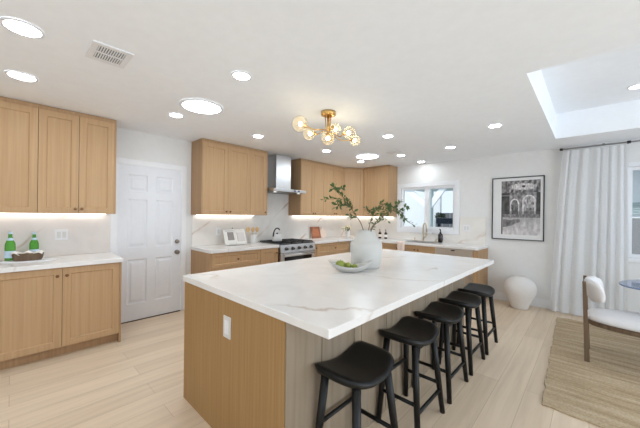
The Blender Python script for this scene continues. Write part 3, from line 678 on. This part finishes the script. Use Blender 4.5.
# bowl
BX, BY = -1.485, 1.965
t = thing('fruit_bowl', 'white leaf-shaped ceramic bowl holding green apples in front of the vase', 'bowl', (BX, BY, .93), math.radians(43))
def boat(L, Wd, H, rise, z0=.0, n=28, m=8, th=.004, base=.35):
    bm = B()
    def ring(s, off):
        out = []
        for k in range(n):
            a = 2*PI*k/n; ca, sa = math.cos(a), math.sin(a); sh = abs(ca)**2.2
            rx = L*(base+(1-base)*s); ry = Wd*(base+(1-base)*s)
            z = z0+H*(s**1.8)+rise*sh*(s**2.2)+off
            out.append(bm.verts.new((rx*ca, ry*sa*(1-.35*sh*s), z)))
        return out
    inner = [ring(j/m, th) for j in range(m+1)]; outer = [ring(j/m, 0) for j in range(m+1)]
    for rs in (inner, outer):
        for a, b in zip(rs, rs[1:]):
            for k in range(n): bm.faces.new((a[k], a[(k+1) % n], b[(k+1) % n], b[k])).smooth = True
    bm.faces.new(inner[0]); bm.faces.new(outer[0])
    for k in range(n): bm.faces.new((inner[-1][k], inner[-1][(k+1) % n], outer[-1][(k+1) % n], outer[-1][k]))
    return bm
part('bowl_shell', boat(.190, .098, .045, .052), m_vase, t)
for i, (dx, dy, r, l) in enumerate([(-.085, -.012, .038, 'largest green apple at the left end of the white bowl'), (-.018, .010, .031, 'green apple in the middle of the white bowl'), (.035, -.010, .026, 'small green apple at the right of the fruit in the white bowl'), (-.045, .045, .028, 'green apple at the back of the white bowl')]):
    a = math.radians(43); x = BX+dx*math.cos(a)-dy*math.sin(a); y = BY+dx*math.sin(a)+dy*math.cos(a); z = .93+.016+r+(.008 if abs(dx) > .06 else 0)
    t = thing('green_apple', l, 'apple', (x, y, z-r), 0, 'green apples in the bowl')
    bm = B(); lathe(bm, [(r*.25, .06*r), (r*.7, .25*r), (r, .9*r), (r*.93, 1.4*r), (r*.6, 1.8*r), (r*.25, 1.86*r), (r*.08, 1.72*r)], (0,0,0), 20)
    part('apple_flesh', bm, m_apple, t); part('stem', tube(B(), [(0, 0, 1.7*r), (.003, 0, 2.05*r)], .0015, 6), m_stem, t)

# ------------------------------------------------------------------ left counter items
def bottle(x, y, h, label):
    t = thing('glass_bottle', label, 'bottle', (x, y, ZTOP), 0, 'green glass bottles'); s = h/.28
    part('bottle_glass', lathe(B(), [(.030*s, 0), (.036*s, .006), (.037*s, .13*s), (.035*s, .165*s), (.018*s, .215*s), (.0135*s, .235*s), (.0135*s, .268*s)], (0,0,0), 28), m_glassg, t)
    part('paper_label', lathe(B(), [(.0375*s, .035*s), (.0378*s, .036*s), (.0378*s, .10*s), (.0375*s, .101*s)], (0,0,0), 28, cap0=False, cap1=False), m_label, t)
    part('neck_label', lathe(B(), [(.0245*s, .198*s), (.0175*s, .222*s)], (0,0,0), 24, cap0=False, cap1=False), m_label, t)
    part('cap', lathe(B(), [(.0145*s, .258*s), (.0150*s, .262*s), (.0145*s, .28*s)], (0,0,0), 20), m_label, t)
bottle(-4.14, -.005, .29, 'green glass bottle with pale label at the left end of the left counter'); bottle(-4.235, .165, .275, 'green glass bottle standing behind the brown wooden bowl')
t = thing('serving_tray', 'flat white tray under the brown wooden bowl on left counter', 'tray', (-4.04, .13, ZTOP), math.radians(78))
bm = B(); prism(bm, [(.20*math.copysign(abs(math.cos(a))**.6, math.cos(a)), .085*math.copysign(abs(math.sin(a))**.6, math.sin(a))) for a in [2*PI*k/32 for k in range(32)]], 0, .010)
part('tray_plate', bm, m_trim, t, .003)
t = thing('wooden_bowl', 'dark brown oblong wooden bowl on the white tray, left counter', 'bowl', (-4.04, .115, ZTOP+.0105), math.radians(78))
part('bowl_shell', boat(.116, .065, .070, .002, base=.84), m_walnut, t)
nb = B(); nseg = 18
g = [[nb.verts.new((-.112+.224*i/nseg, -.055+.11*j/6, .076+.010*math.sin(i*.9)+.008*math.cos(j*1.7+i*.5)-.035*abs((i/nseg-.5)*2)**3*0)) for j in range(7)] for i in range(nseg+1)]
for i in range(nseg):
    for j in range(6): nb.faces.new((g[i][j], g[i+1][j], g[i+1][j+1], g[i][j+1]))
na = part('linen_napkin', nb, m_linen, smooth=True); na.location = (-4.04, .115, ZTOP+.0105); na.rotation_euler = (0, 0, math.radians(78))
s_ = na.modifiers.new('solid', 'SOLIDIFY'); s_.thickness = .006; tag(na, 'crumpled white linen napkin lying across the brown wooden bowl', 'napkin')
# wall outlets
def outlet(loc, rot, w, h, label, n):
    t = thing('wall_outlet', label, 'outlet', loc, rot, 'white outlet plates')
    part('cover_plate', box(B(), -w/2, -.008, -h/2, w/2, 0, h/2), m_trim, t, .002)
    for k in range(n):
        x = (k-(n-1)/2)*.046
        part('socket_insert', box(B(), x-.016, -.0095, -.034, x+.016, -.008, .034), m_white, t, .001)
outlet((XW+.0145, .385, 1.150), PI/2, .115, .118, 'square white switch plate on the backsplash behind the left counter', 2)
outlet((XW+.0150, 2.245, 1.125), PI/2, .080, .118, 'white outlet plate on the backsplash left of the cookbook', 1)
outlet((-1.66, YW-.0150, 1.20), 0, .12, .118, 'white outlet plate on the backsplash right of the kitchen window', 2)

# ------------------------------------------------------------------ range counter items
t = thing('cookbook_stand', 'clear cookbook stand on the counter left of the range', 'book stand', (-4.15, 2.44, ZTOP), PI/2)
bm = B(); box(bm, -.15, -.10, 0, .15, .06, .006); vs = []
for x in (-.15, .15):
    for y, z in ((-.03, .006), (.065, .25), (.071, .248), (-.024, .004)): vs.append(bm.verts.new((x, y, z)))
for f in ((0,1,2,3),(7,6,5,4),(0,4,5,1),(1,5,6,2),(2,6,7,3),(3,7,4,0)): bm.faces.new([vs[i] for i in f])
part('stand_panel', bm, m_clear, t); part('stand_knob', ball(B(), (0, .072, .262), .010), m_steel_d, t)
part('front_lip', box(B(), -.15, -.105, 0, .15, -.098, .035), m_clear, t)
t = thing('open_cookbook', 'open white cookbook with a grey photo leaning on clear stand', 'book', (-4.15, 2.44, ZTOP), PI/2)
def page(x0, x1, off=0, m=None, z0=.0, z1=.255, name='page'):
    bm = B(); vs = []
    for x in (x0, x1):
        for s, k in ((z0, 0), (z1, 0), (z1, 1), (z0, 1)): vs.append(bm.verts.new((x, -.058+.37*s-off-(.012 if k else 0), .008+s*.93)))
    for f in ((0,1,2,3),(7,6,5,4),(0,4,5,1),(1,5,6,2),(2,6,7,3),(3,7,4,0)): bm.faces.new([vs[i] for i in f])
    return part(name, bm, m or m_linen, t)
page(-.19, -.002); page(.002, .19)
page(-.13, -.03, .0125, mat('grey_page_photo', srgb(150, 142, 138), .6), .08, .21, 'page_photo'); page(-.16, -.02, .0125, mat('page_text_grey', srgb(205, 202, 200), .6), .225, .24, 'page_heading'); page(.03, .16, .0125, mat('page_text_grey2', srgb(214, 208, 204), .6), .05, .2, 'page_text')
t = thing('utensil_crock', 'white crock with wooden utensils between cookbook and range', 'crock', (-4.17, 2.80, ZTOP))
part('crock_body', lathe(B(), [(.052, 0), (.056, .005), (.056, .15), (.050, .15), (.048, .02)], (0,0,0), 28), m_white, t)
for i, (ax, ay, l) in enumerate([(-.02, -.10, 'wooden spatula leaning left in the white crock'), (.02, -.02, 'wooden spoon upright in the white crock'), (0, .09, 'wooden spoon leaning right in the white crock')]):
    t = thing('wooden_utensil', l, 'utensil', (-4.17, 2.80+ay*.2, ZTOP+.022), 0, 'wooden utensils in the crock')
    tip = Vector((ax, ay*.8, .24)); part('handle', tube(B(), [(0, 0, .002), tip*.75], .005, 8), m_spoon, t)
    part('spoon_head', ball(B(), tip*.88, .036, 14, 8, .3, 1.0, 1.25), m_spoon, t)
# kettle on the cooktop
t = thing('kettle', 'white stovetop kettle with black arched handle on the range', 'kettle', (-3.99, 3.17, .9432))
part('kettle_body', lathe(B(), [(.074, 0), (.084, .008), (.086, .05), (.078, .095), (.060, .115), (.035, .122)], (0,0,0), 36), m_white, t)
part('lid_knob', lathe(B(), [(.012, .113), (.010, .125), (.018, .135), (.012, .146)], (0,0,0), 16), m_blk, t)
part('handle', tube(B(), [(.085*math.cos(a)*-1*0, -.085*math.cos(a),   .085+.140*math.sin(a)) for a in [.0*PI+k*.72*PI/12 for k in range(13)]], .011, 10), m_blk, t)
part('spout', tube(B(), [(0, .075, .055), (0, .105, .08), (0, .125, .11)], [.018, .013, .010], 14), m_white, t)
# boards right of the range
t = thing('cutting_board', 'reddish brown rectangular cutting board leaning on the backsplash', 'cutting board', (-4.225, 4.42, ZTOP), PI/2)
bm = B(); box(bm, -.135, 0, 0, .135, .018, .25); bmesh.ops.rotate(bm, verts=bm.verts, cent=(0,0,0), matrix=Matrix.Rotation(math.radians(-14), 3, 'X')); bmesh.ops.translate(bm, verts=bm.verts, vec=(0,0,.0))
part('board', bm, m_cut, t, .006)
bm = B(); box(bm, -.085, -.0015, .05, .085, 0, .20); bmesh.ops.rotate(bm, verts=bm.verts, cent=(0,0,0), matrix=Matrix.Rotation(math.radians(-14), 3, 'X')); part('juice_well', bm, mat('orange_board_inlay', srgb(186, 118, 84), .6), t)
t = thing('round_board', 'small round pale pink marble board right of the cutting board', 'serving board', (-4.235, 4.65, ZTOP), PI/2)
bm = B(); tube(bm, [(0, 0, .10), (0, .014, .10)], .10, 32); box(bm, -.018, 0, .19, .018, .014, .25); bmesh.ops.rotate(bm, verts=bm.verts, cent=(0,0,0), matrix=Matrix.Rotation(math.radians(-14), 3, 'X')); part('board', bm, m_marble, t)
# little flowers
t = thing('bud_vase', 'small cream vase of pale flowers in the counter corner', 'vase', (-3.93, 5.10, ZTOP))
part('vase_body', lathe(B(), [(.035, 0), (.045, .01), (.05, .07), (.038, .12), (.034, .14), (.028, .14), (.028, .10)], (0,0,0), 24), m_chalk, t)
t2 = thing('flower_bunch', 'bunch of cream flowers with green leaves in the small cream vase', 'flowers', (-3.93, 5.10, ZTOP+.12)); rr = random.Random(5)
bm = B(); bl = B(); bs = B()
for k in range(20):
    d_ = Vector((rr.gauss(0,1), rr.gauss(0,1), abs(rr.gauss(0,1))+.5)).normalized(); e = d_*rr.uniform(.10, .17)
    tube(bs, [(0, 0, 0), e*.5+Vector((0,0,.01)), e], .0015, 5)
    ball(bm, e, rr.uniform(.014, .024), 10, 7)
    for j in range(4): leaf_into(bl, e*rr.uniform(.5, .9), (d_+Vector((rr.gauss(0,1), rr.gauss(0,1), rr.gauss(0,1)))*.8).normalized(), Vector((0,0,1)), .035, .016)
part('blossoms', bm, mat('cream_petals', srgb(236, 226, 196), .8), t2); part('foliage', bl, m_leaf, t2, recalc=False); part('stems', bs, m_leaf, t2)

# ------------------------------------------------------------------ window counter items
def pump(x, y, h, m, label, lab=None):
    t = thing('soap_bottle', label, 'soap bottle', (x, y, ZTOP), 0, 'dark pump bottles by the sink'); s = h/.2; lm = lab or m_linen
    part('bottle_glass', lathe(B(), [(.030*s, 0), (.033*s, .004), (.033*s, .11*s), (.026*s, .128*s), (.013*s, .135*s), (.013*s, .15*s)], (0,0,0), 24), m, t)
    part('pump_head', tube(tube(B(), [(0, 0, .15*s), (0, 0, .19*s)], .007*s, 10), [(0, 0, .19*s), (.0, -.035*s, .192*s)], .006*s, 8), m_blk, t)
    part('paper_label', lathe(B(), [(.0335*s, .035*s), (.0337*s, .036*s), (.0337*s, .09*s), (.0335*s, .091*s)], (0,0,0), 24, cap0=False, cap1=False), lm, t)
pump(-3.36, 5.50, .20, m_amber, 'left one of two amber pump bottles with white labels in the corner'); pump(-3.215, 5.50, .20, m_amber, 'right one of two amber pump bottles with white labels, by the window')
pump(-2.08, 5.55, .26, m_darkb, 'tall dark pump bottle standing right of the brass faucet', m_darkb)
t = thing('faucet', 'brushed brass gooseneck faucet below the kitchen window', 'faucet', (-2.43, 5.59, ZTOP))
part('faucet_base', lathe(B(), [(.026, 0), (.026, .012), (.018, .02)], (0,0,0), 20), m_faucet, t)
pts = [(0, 0, .015), (0, 0, .28)]+[(.055-.055*math.cos(a), -.055+.055*math.cos(a), .28+.075*math.sin(a)) for a in [k*PI/8 for k in range(1, 9)]]+[(.11, -.11, .19)]
part('spout', tube(B(), pts, .0115, 12), m_faucet, t); part('spray_head', tube(B(), [(.11, -.11, .21), (.11, -.11, .13)], .016, 14), m_faucet, t)
part('lever', tube(tube(B(), [(.0, 0, .07), (.045, 0, .07)], .010, 10), [(.045, 0, .07), (.07, 0, .13)], .005, 8), m_faucet, t)
for x, l in ((-2.60, 'small brass soap button left of the faucet'), (-2.17, 'small brass soap button between the faucet and dark bottle')):
    t = thing('soap_dispenser', l, 'soap dispenser', (x, 5.58, ZTOP), 0, 'brass counter buttons')
    part('dispenser_body', lathe(B(), [(.018, 0), (.018, .015), (.010, .02), (.010, .045), (.016, .05), (.016, .06)], (0,0,0), 16), m_faucet, t)
t = thing('sink', 'steel rimmed sink set into the worktop below the window', 'sink', (-2.345, 5.33, ZTOP))
bm = B(); box(bm, -.33, -.19, 0, .33, -.178, .004); box(bm, -.33, .168, 0, .33, .18, .004); box(bm, -.33, -.178, 0, -.318, .168, .004); box(bm, .318, -.178, 0, .33, .168, .004); part('sink_rim', bm, m_steel, t)
part('basin', box(B(), -.318, -.178, 0, .318, .168, .0012), m_steel_d, t)
# towel
bm = B(); n = 12
def towel_pt(i, s):
    x = -.075+.15*i/n; wv = .004*math.sin(i*1.3)
    if s < .25: return (x, .10-(.10)*s/.25, .004+wv*.3+.002)
    k = (s-.25)/.75; return (x, -.018-.006*math.sin(k*3)+wv, .004-.42*k)
g = [[bm.verts.new(towel_pt(i, j/16)) for j in range(17)] for i in range(n+1)]
for i in range(n):
    for j in range(16): bm.faces.new((g[i][j], g[i+1][j], g[i+1][j+1], g[i][j+1]))
o = part('hand_towel', bm, m_pink, smooth=True); o.location = (-2.625, YB-.022, ZTOP); s_ = o.modifiers.new('solid', 'SOLIDIFY'); s_.thickness = .005; s_.offset = 1
tag(o, 'blush hand towel draped over the counter edge below the window', 'towel')

# ------------------------------------------------------------------ picture on the far wall
PX0, PX1, PZ0, PZ1 = -1.253, -.536, 1.036, 2.070
t = thing('framed_picture', 'thin black framed grey photograph of an old arched hall on white wall', 'picture', (PX0, YW, PZ0)); w_, h_ = PX1-PX0, PZ1-PZ0; f = .013
bm = B(); box(bm, 0, -.03, 0, f, -.002, h_); box(bm, w_-f, -.03, 0, w_, -.002, h_); box(bm, f, -.03, 0, w_-f, -.002, f); box(bm, f, -.03, h_-f, w_-f, -.002, h_); part('frame', bm, m_blk, t)
part('mat_board', box(B(), f, -.016, f, w_-f, -.004, h_-f), m_matb, t)
def hall(s, q):   # s left->right, q top->bottom : grey value of the photograph
    n = lambda k, o=0: noise.noise(Vector((s*k*1.2+o, q*k, o)))
    s2 = s+.012*n(6, 11); q2 = q+.010*n(7, 12)
    v = .36+.22*n(7)+.16*n(19, 5)
    e = ((s2-.56)/.34)**2+((q2-.115)/.065)**2          # ornate vaulted ceiling
    if e < 1: v = .74+.26*n(22, 2)-.25*(.75 < e < .9)
    elif q < .22 and s > .15: v = .42+.30*n(16, 3)+.1*math.sin(s*40+q*30)
    if ((s-.58)/.05)**2+((q-.11)/.02)**2 < 1: v = .2
    if .22 < q < .62:
        v = .46+.26*n(15, 4)
        if s < .22: v = .22+.14*n(9, 1)+(.25 if abs(q-.27) < .012 else 0)
        for c, hw, top, g in ((.36, .12, .33, .40), (.72, .165, .27, .58)):
            spring = top+.10
            def inn(a, b): return abs(s2-c) < hw*a and (q2 > spring+b or ((s2-c)/(hw*a))**2+((q2-spring-b)/.10)**2 < 1)
            if inn(1, 0): v = .80+.2*n(18, 3)
            if inn(.78, .02): v = g+.34*n(20, 7)+.10*n(40, 3)
            if inn(.78, .02) and q2 > .50: v = g-.10+.25*n(18, 6)
        if s > .90: v = .20+.10*n(12, 4)
        if q > .57: v = v*.6+.12
    if q >= .62:
        v = .60+.16*n(9, 6)+.16*(q-.62)/.38+.08*n(26, 2)
        if q < .68: v = .42+.25*n(18, 4)
        sh = (s-.05)/.45
        if 0 < sh < 1 and abs(q-.80+.06*sh) < .06*(1-sh)+.02+.02*n(8, 1): v = .40+.14*n(12, 9)
        if s < .04: v = .3
    return max(.04, min(.95, v))
me = bpy.data.meshes.new('photo_print'); NX, NZ = 90, 128; ix0, ix1, iz0, iz1 = .138, .668, .085, .975
vs = [(ix0+(ix1-ix0)*i/NX, -.0175, iz1-(iz1-iz0)*j/NZ) for j in range(NZ+1) for i in range(NX+1)]
fs = [(j*(NX+1)+i, (j+1)*(NX+1)+i, (j+1)*(NX+1)+i+1, j*(NX+1)+i+1) for j in range(NZ) for i in range(NX)]
me.from_pydata(vs, [], fs); ca = me.color_attributes.new('print', 'FLOAT_COLOR', 'POINT')
for j in range(NZ+1):
    for i in range(NX+1):
        v = hall(i/NX, j/NZ); l = v**2.0; ca.data[j*(NX+1)+i].color = (l*1.02, l*.98, l*.99, 1)
m = bpy.data.materials.new('photographic_print'); m.use_nodes = True; at_ = m.node_tree.nodes.new('ShaderNodeVertexColor'); at_.layer_name = 'print'
m.node_tree.links.new(at_.outputs[0], m.node_tree.nodes['Principled BSDF'].inputs['Base Color']); m.node_tree.nodes['Principled BSDF'].inputs['Roughness'].default_value = .4
me.materials.append(m); o = bpy.data.objects.new('photo_print', me); C.objects.link(o); o.parent = t

# ------------------------------------------------------------------ floor vase
t = thing('floor_vase', 'big bulbous matte white vase on the floor beneath the picture', 'vase', (-.805, 5.425, 0))
prof = [(.105, 0), (.112, .006), (.125, .05), (.165, .14), (.205, .235), (.216, .31), (.205, .375), (.175, .425), (.125, .462), (.085, .478), (.080, .490), (.068, .490), (.064, .46)]
part('vase_body', lathe(B(), prof, (0,0,0), 48, cap1=False), m_chalk, t); part('mouth_shade', lathe(B(), [(.064, .455), (.064, .462)], (0,0,0), 32), m_sill_shade, t, label='dark disc painted as the shade inside the mouth')  # dark disc stands in for the shade inside the vase

# ------------------------------------------------------------------ curtain
t = thing('curtain_rod', 'slim grey curtain rod with black end caps near the ceiling', 'curtain rod', (.0, 5.60, 2.425))
part('rod', tube(B(), [(-.335, 0, 0), (1.98, 0, 0)], .010, 12), m_rod, t)
for x in (-.337, .355, 1.98): part('bracket', tube(tube(B(), [(x-.018, 0, 0), (x+.018, 0, 0)], .019, 16), [(x, 0, .0), (x, .097, 0)], .008, 8), m_blk, t)
ring = part('curtain_ring', tube(B(), [(.10, .0, .013), (.125, .0, .013)], .005, 8), m_blk, t)
bm = B(); NXC, NZC = 170, 30
def cur(i, j):
    s = i/NXC; k = j/NZC          # k: 0 top, 1 bottom
    xt = -.325+.67*s; xb = -.455+.83*s; x = xt+(xb-xt)*(k**.8)
    ph = 2*PI*(s*7.3+.3*math.sin(s*8)+.05*k); a = .009+.011*k
    y = a*math.sin(ph)+.005*math.sin(ph*1.7+1)-.03*k
    return (x+.006*math.cos(ph), y-.002, -.035+.025*(1 if False else 0)-2.375*k)
g = [[bm.verts.new(cur(i, j)) for j in range(NZC+1)] for i in range(NXC+1)]
for i in range(NXC):
    for j in range(NZC): bm.faces.new((g[i][j], g[i+1][j], g[i+1][j+1], g[i][j+1]))
o = part('curtain', bm, m_curtain, smooth=True); o.location = (0, 5.585, 2.425); tag(o, 'sheer white floor-length curtain hanging left of the right window', 'curtain')

# ------------------------------------------------------------------ rug, table, chair
bm = B(); n = 60; rr = random.Random(9); out = []
rx0, rx1, ry0, ry1 = -.30, 2.2, 2.73, 5.28
def edge(a, b, m):
    for k in range(m): f = k/m; yield Vector(a).lerp(Vector(b), f)+Vector((rr.uniform(-.008, .008), rr.uniform(-.008, .008)))
poly = [*edge((-.26, ry0), (rx1, ry0-.1), 40), *edge((rx1, ry0-.1), (rx1, ry1), 40), *edge((rx1, ry1), (-.345, ry1), 40), *edge((-.345, ry1), (-.26, ry0), 50)]
o = part('jute_rug', prism(B(), [(p.x-1, p.y-4) for p in poly], 0, .011), m_rug, bevel=.003); o.location = (1, 4, .0005); tag(o, 'woven natural jute rug under the dining chair', 'rug')
# table : smoked glass oval top on a pedestal
ang = math.radians(38)
tipP = Vector((.262, 4.15, 0)); axis = Vector((math.cos(ang), math.sin(ang), 0)); A_, B_ = .80, .42; cen = tipP+axis*A_
t = thing('dining_table', 'dark smoked glass table top edge at the right of the photo', 'table', (cen.x, cen.y, .0115), ang)
bm = prism(B(), [(A_*math.cos(2*PI*k/64), B_*math.sin(2*PI*k/64)) for k in range(64)], .716, .730); part('table_top', bm, m_dglass, t, .004)
part('pedestal', lathe(B(), [(.22, 0), (.22, .02), (.06, .05), (.05, .6), (.14, .715)], (0,0,0), 32), m_walnut, t)
# chair
ca_ = math.radians(0); fx = Vector((math.cos(ca_), math.sin(ca_), 0)); fy = Vector((-fx.y, fx.x, 0))
leg0 = Vector((-.018, 3.845, 0)); org = leg0+fy*.20
t = thing('dining_chair', 'walnut dining chair with white boucle seat and back pad on rug', 'chair', (org.x, org.y, .0115), ca_)  # local +x faces the table
for sy in (-1, 1):
    bm = B(); box(bm, -.020, sy*.20-.014, 0, .020, sy*.20+.014, .775)
    for v in bm.verts:
        if v.co.z > .5: v.co.x -= .028; v.co.x = -.028+(v.co.x+.028)*.7
    bmesh.ops.bisect_plane(bm, geom=bm.verts[:]+bm.edges[:]+bm.faces[:], plane_co=(0,0,.42), plane_no=(0,0,1)); part('leg', bm, m_walnut, t, .004)
    part('leg', tube(B(), [(.50, sy*.25, .37), (.51, sy*.25, 0)], [.018, .013], 12), m_walnut, t)
def outline(k, n, off=0):   # D-shaped seat, wide at the front
    a = 2*PI*k/n; ca2, sa2 = math.cos(a), math.sin(a); e = .62
    x = .28+(.285+off)*math.copysign(abs(ca2)**e, ca2); wy = .215+.10*max(0, min(1, x/.5)); y = (wy+off)*math.copysign(abs(sa2)**e, sa2); return x, y
n = 48; bm = B(); rings = []
for off, z in ((.004, .355), (.008, .36), (.008, .392), (.0, .396)): rings.append([bm.verts.new((*outline(k, n, off), z)) for k in range(n)])
for a, b in zip(rings, rings[1:]):
    for k in range(n): bm.faces.new((a[k], a[(k+1) % n], b[(k+1) % n], b[k]))
bm.faces.new(rings[0]); bm.faces.new(rings[-1]); part('seat_rail', bm, m_walnut, t)
bm = B(); rings = []
for off, z in ((-.02, .396), (.004, .400), (.010, .414), (.006, .434), (-.02, .452), (-.09, .463), (-.18, .466)): rings.append([bm.verts.new((*outline(k, n, off), z)) for k in range(n)])
for a, b in zip(rings, rings[1:]):
    for k in range(n): bm.faces.new((a[k], a[(k+1) % n], b[(k+1) % n], b[k]))
bm.faces.new(rings[0]); bm.faces.new(rings[-1]); part('seat_cushion', bm, m_boucle, t, smooth=True)
# curved back pad
bm = B(); n1, n2 = 28, 16; R_ = .34; rings = []
for i in range(n1+1):
    s = -1+2*i/n1; th = s*.80; cap = (1-abs(s)**6)**.5 if abs(s) < 1 else 0; cap = max(cap, .05); ring_ = []
    for k in range(n2):
        a = 2*PI*k/n2; rad = R_+.038*math.copysign(abs(math.cos(a))**.7, math.cos(a))*cap; z = .680+.106*math.copysign(abs(math.sin(a))**.7, math.sin(a))*cap
        lean = (z-.682)*-.16
        ring_.append(bm.verts.new((.33-rad*math.cos(th)*1.0+lean+.022, rad*math.sin(th), z)))
    rings.append(ring_)
for a, b in zip(rings, rings[1:]):
    for k in range(n2): bm.faces.new((a[k], a[(k+1) % n2], b[(k+1) % n2], b[k]))
bm.faces.new(rings[0]); bm.faces.new(rings[-1]); part('back_pad', bm, m_boucle, t, smooth=True)
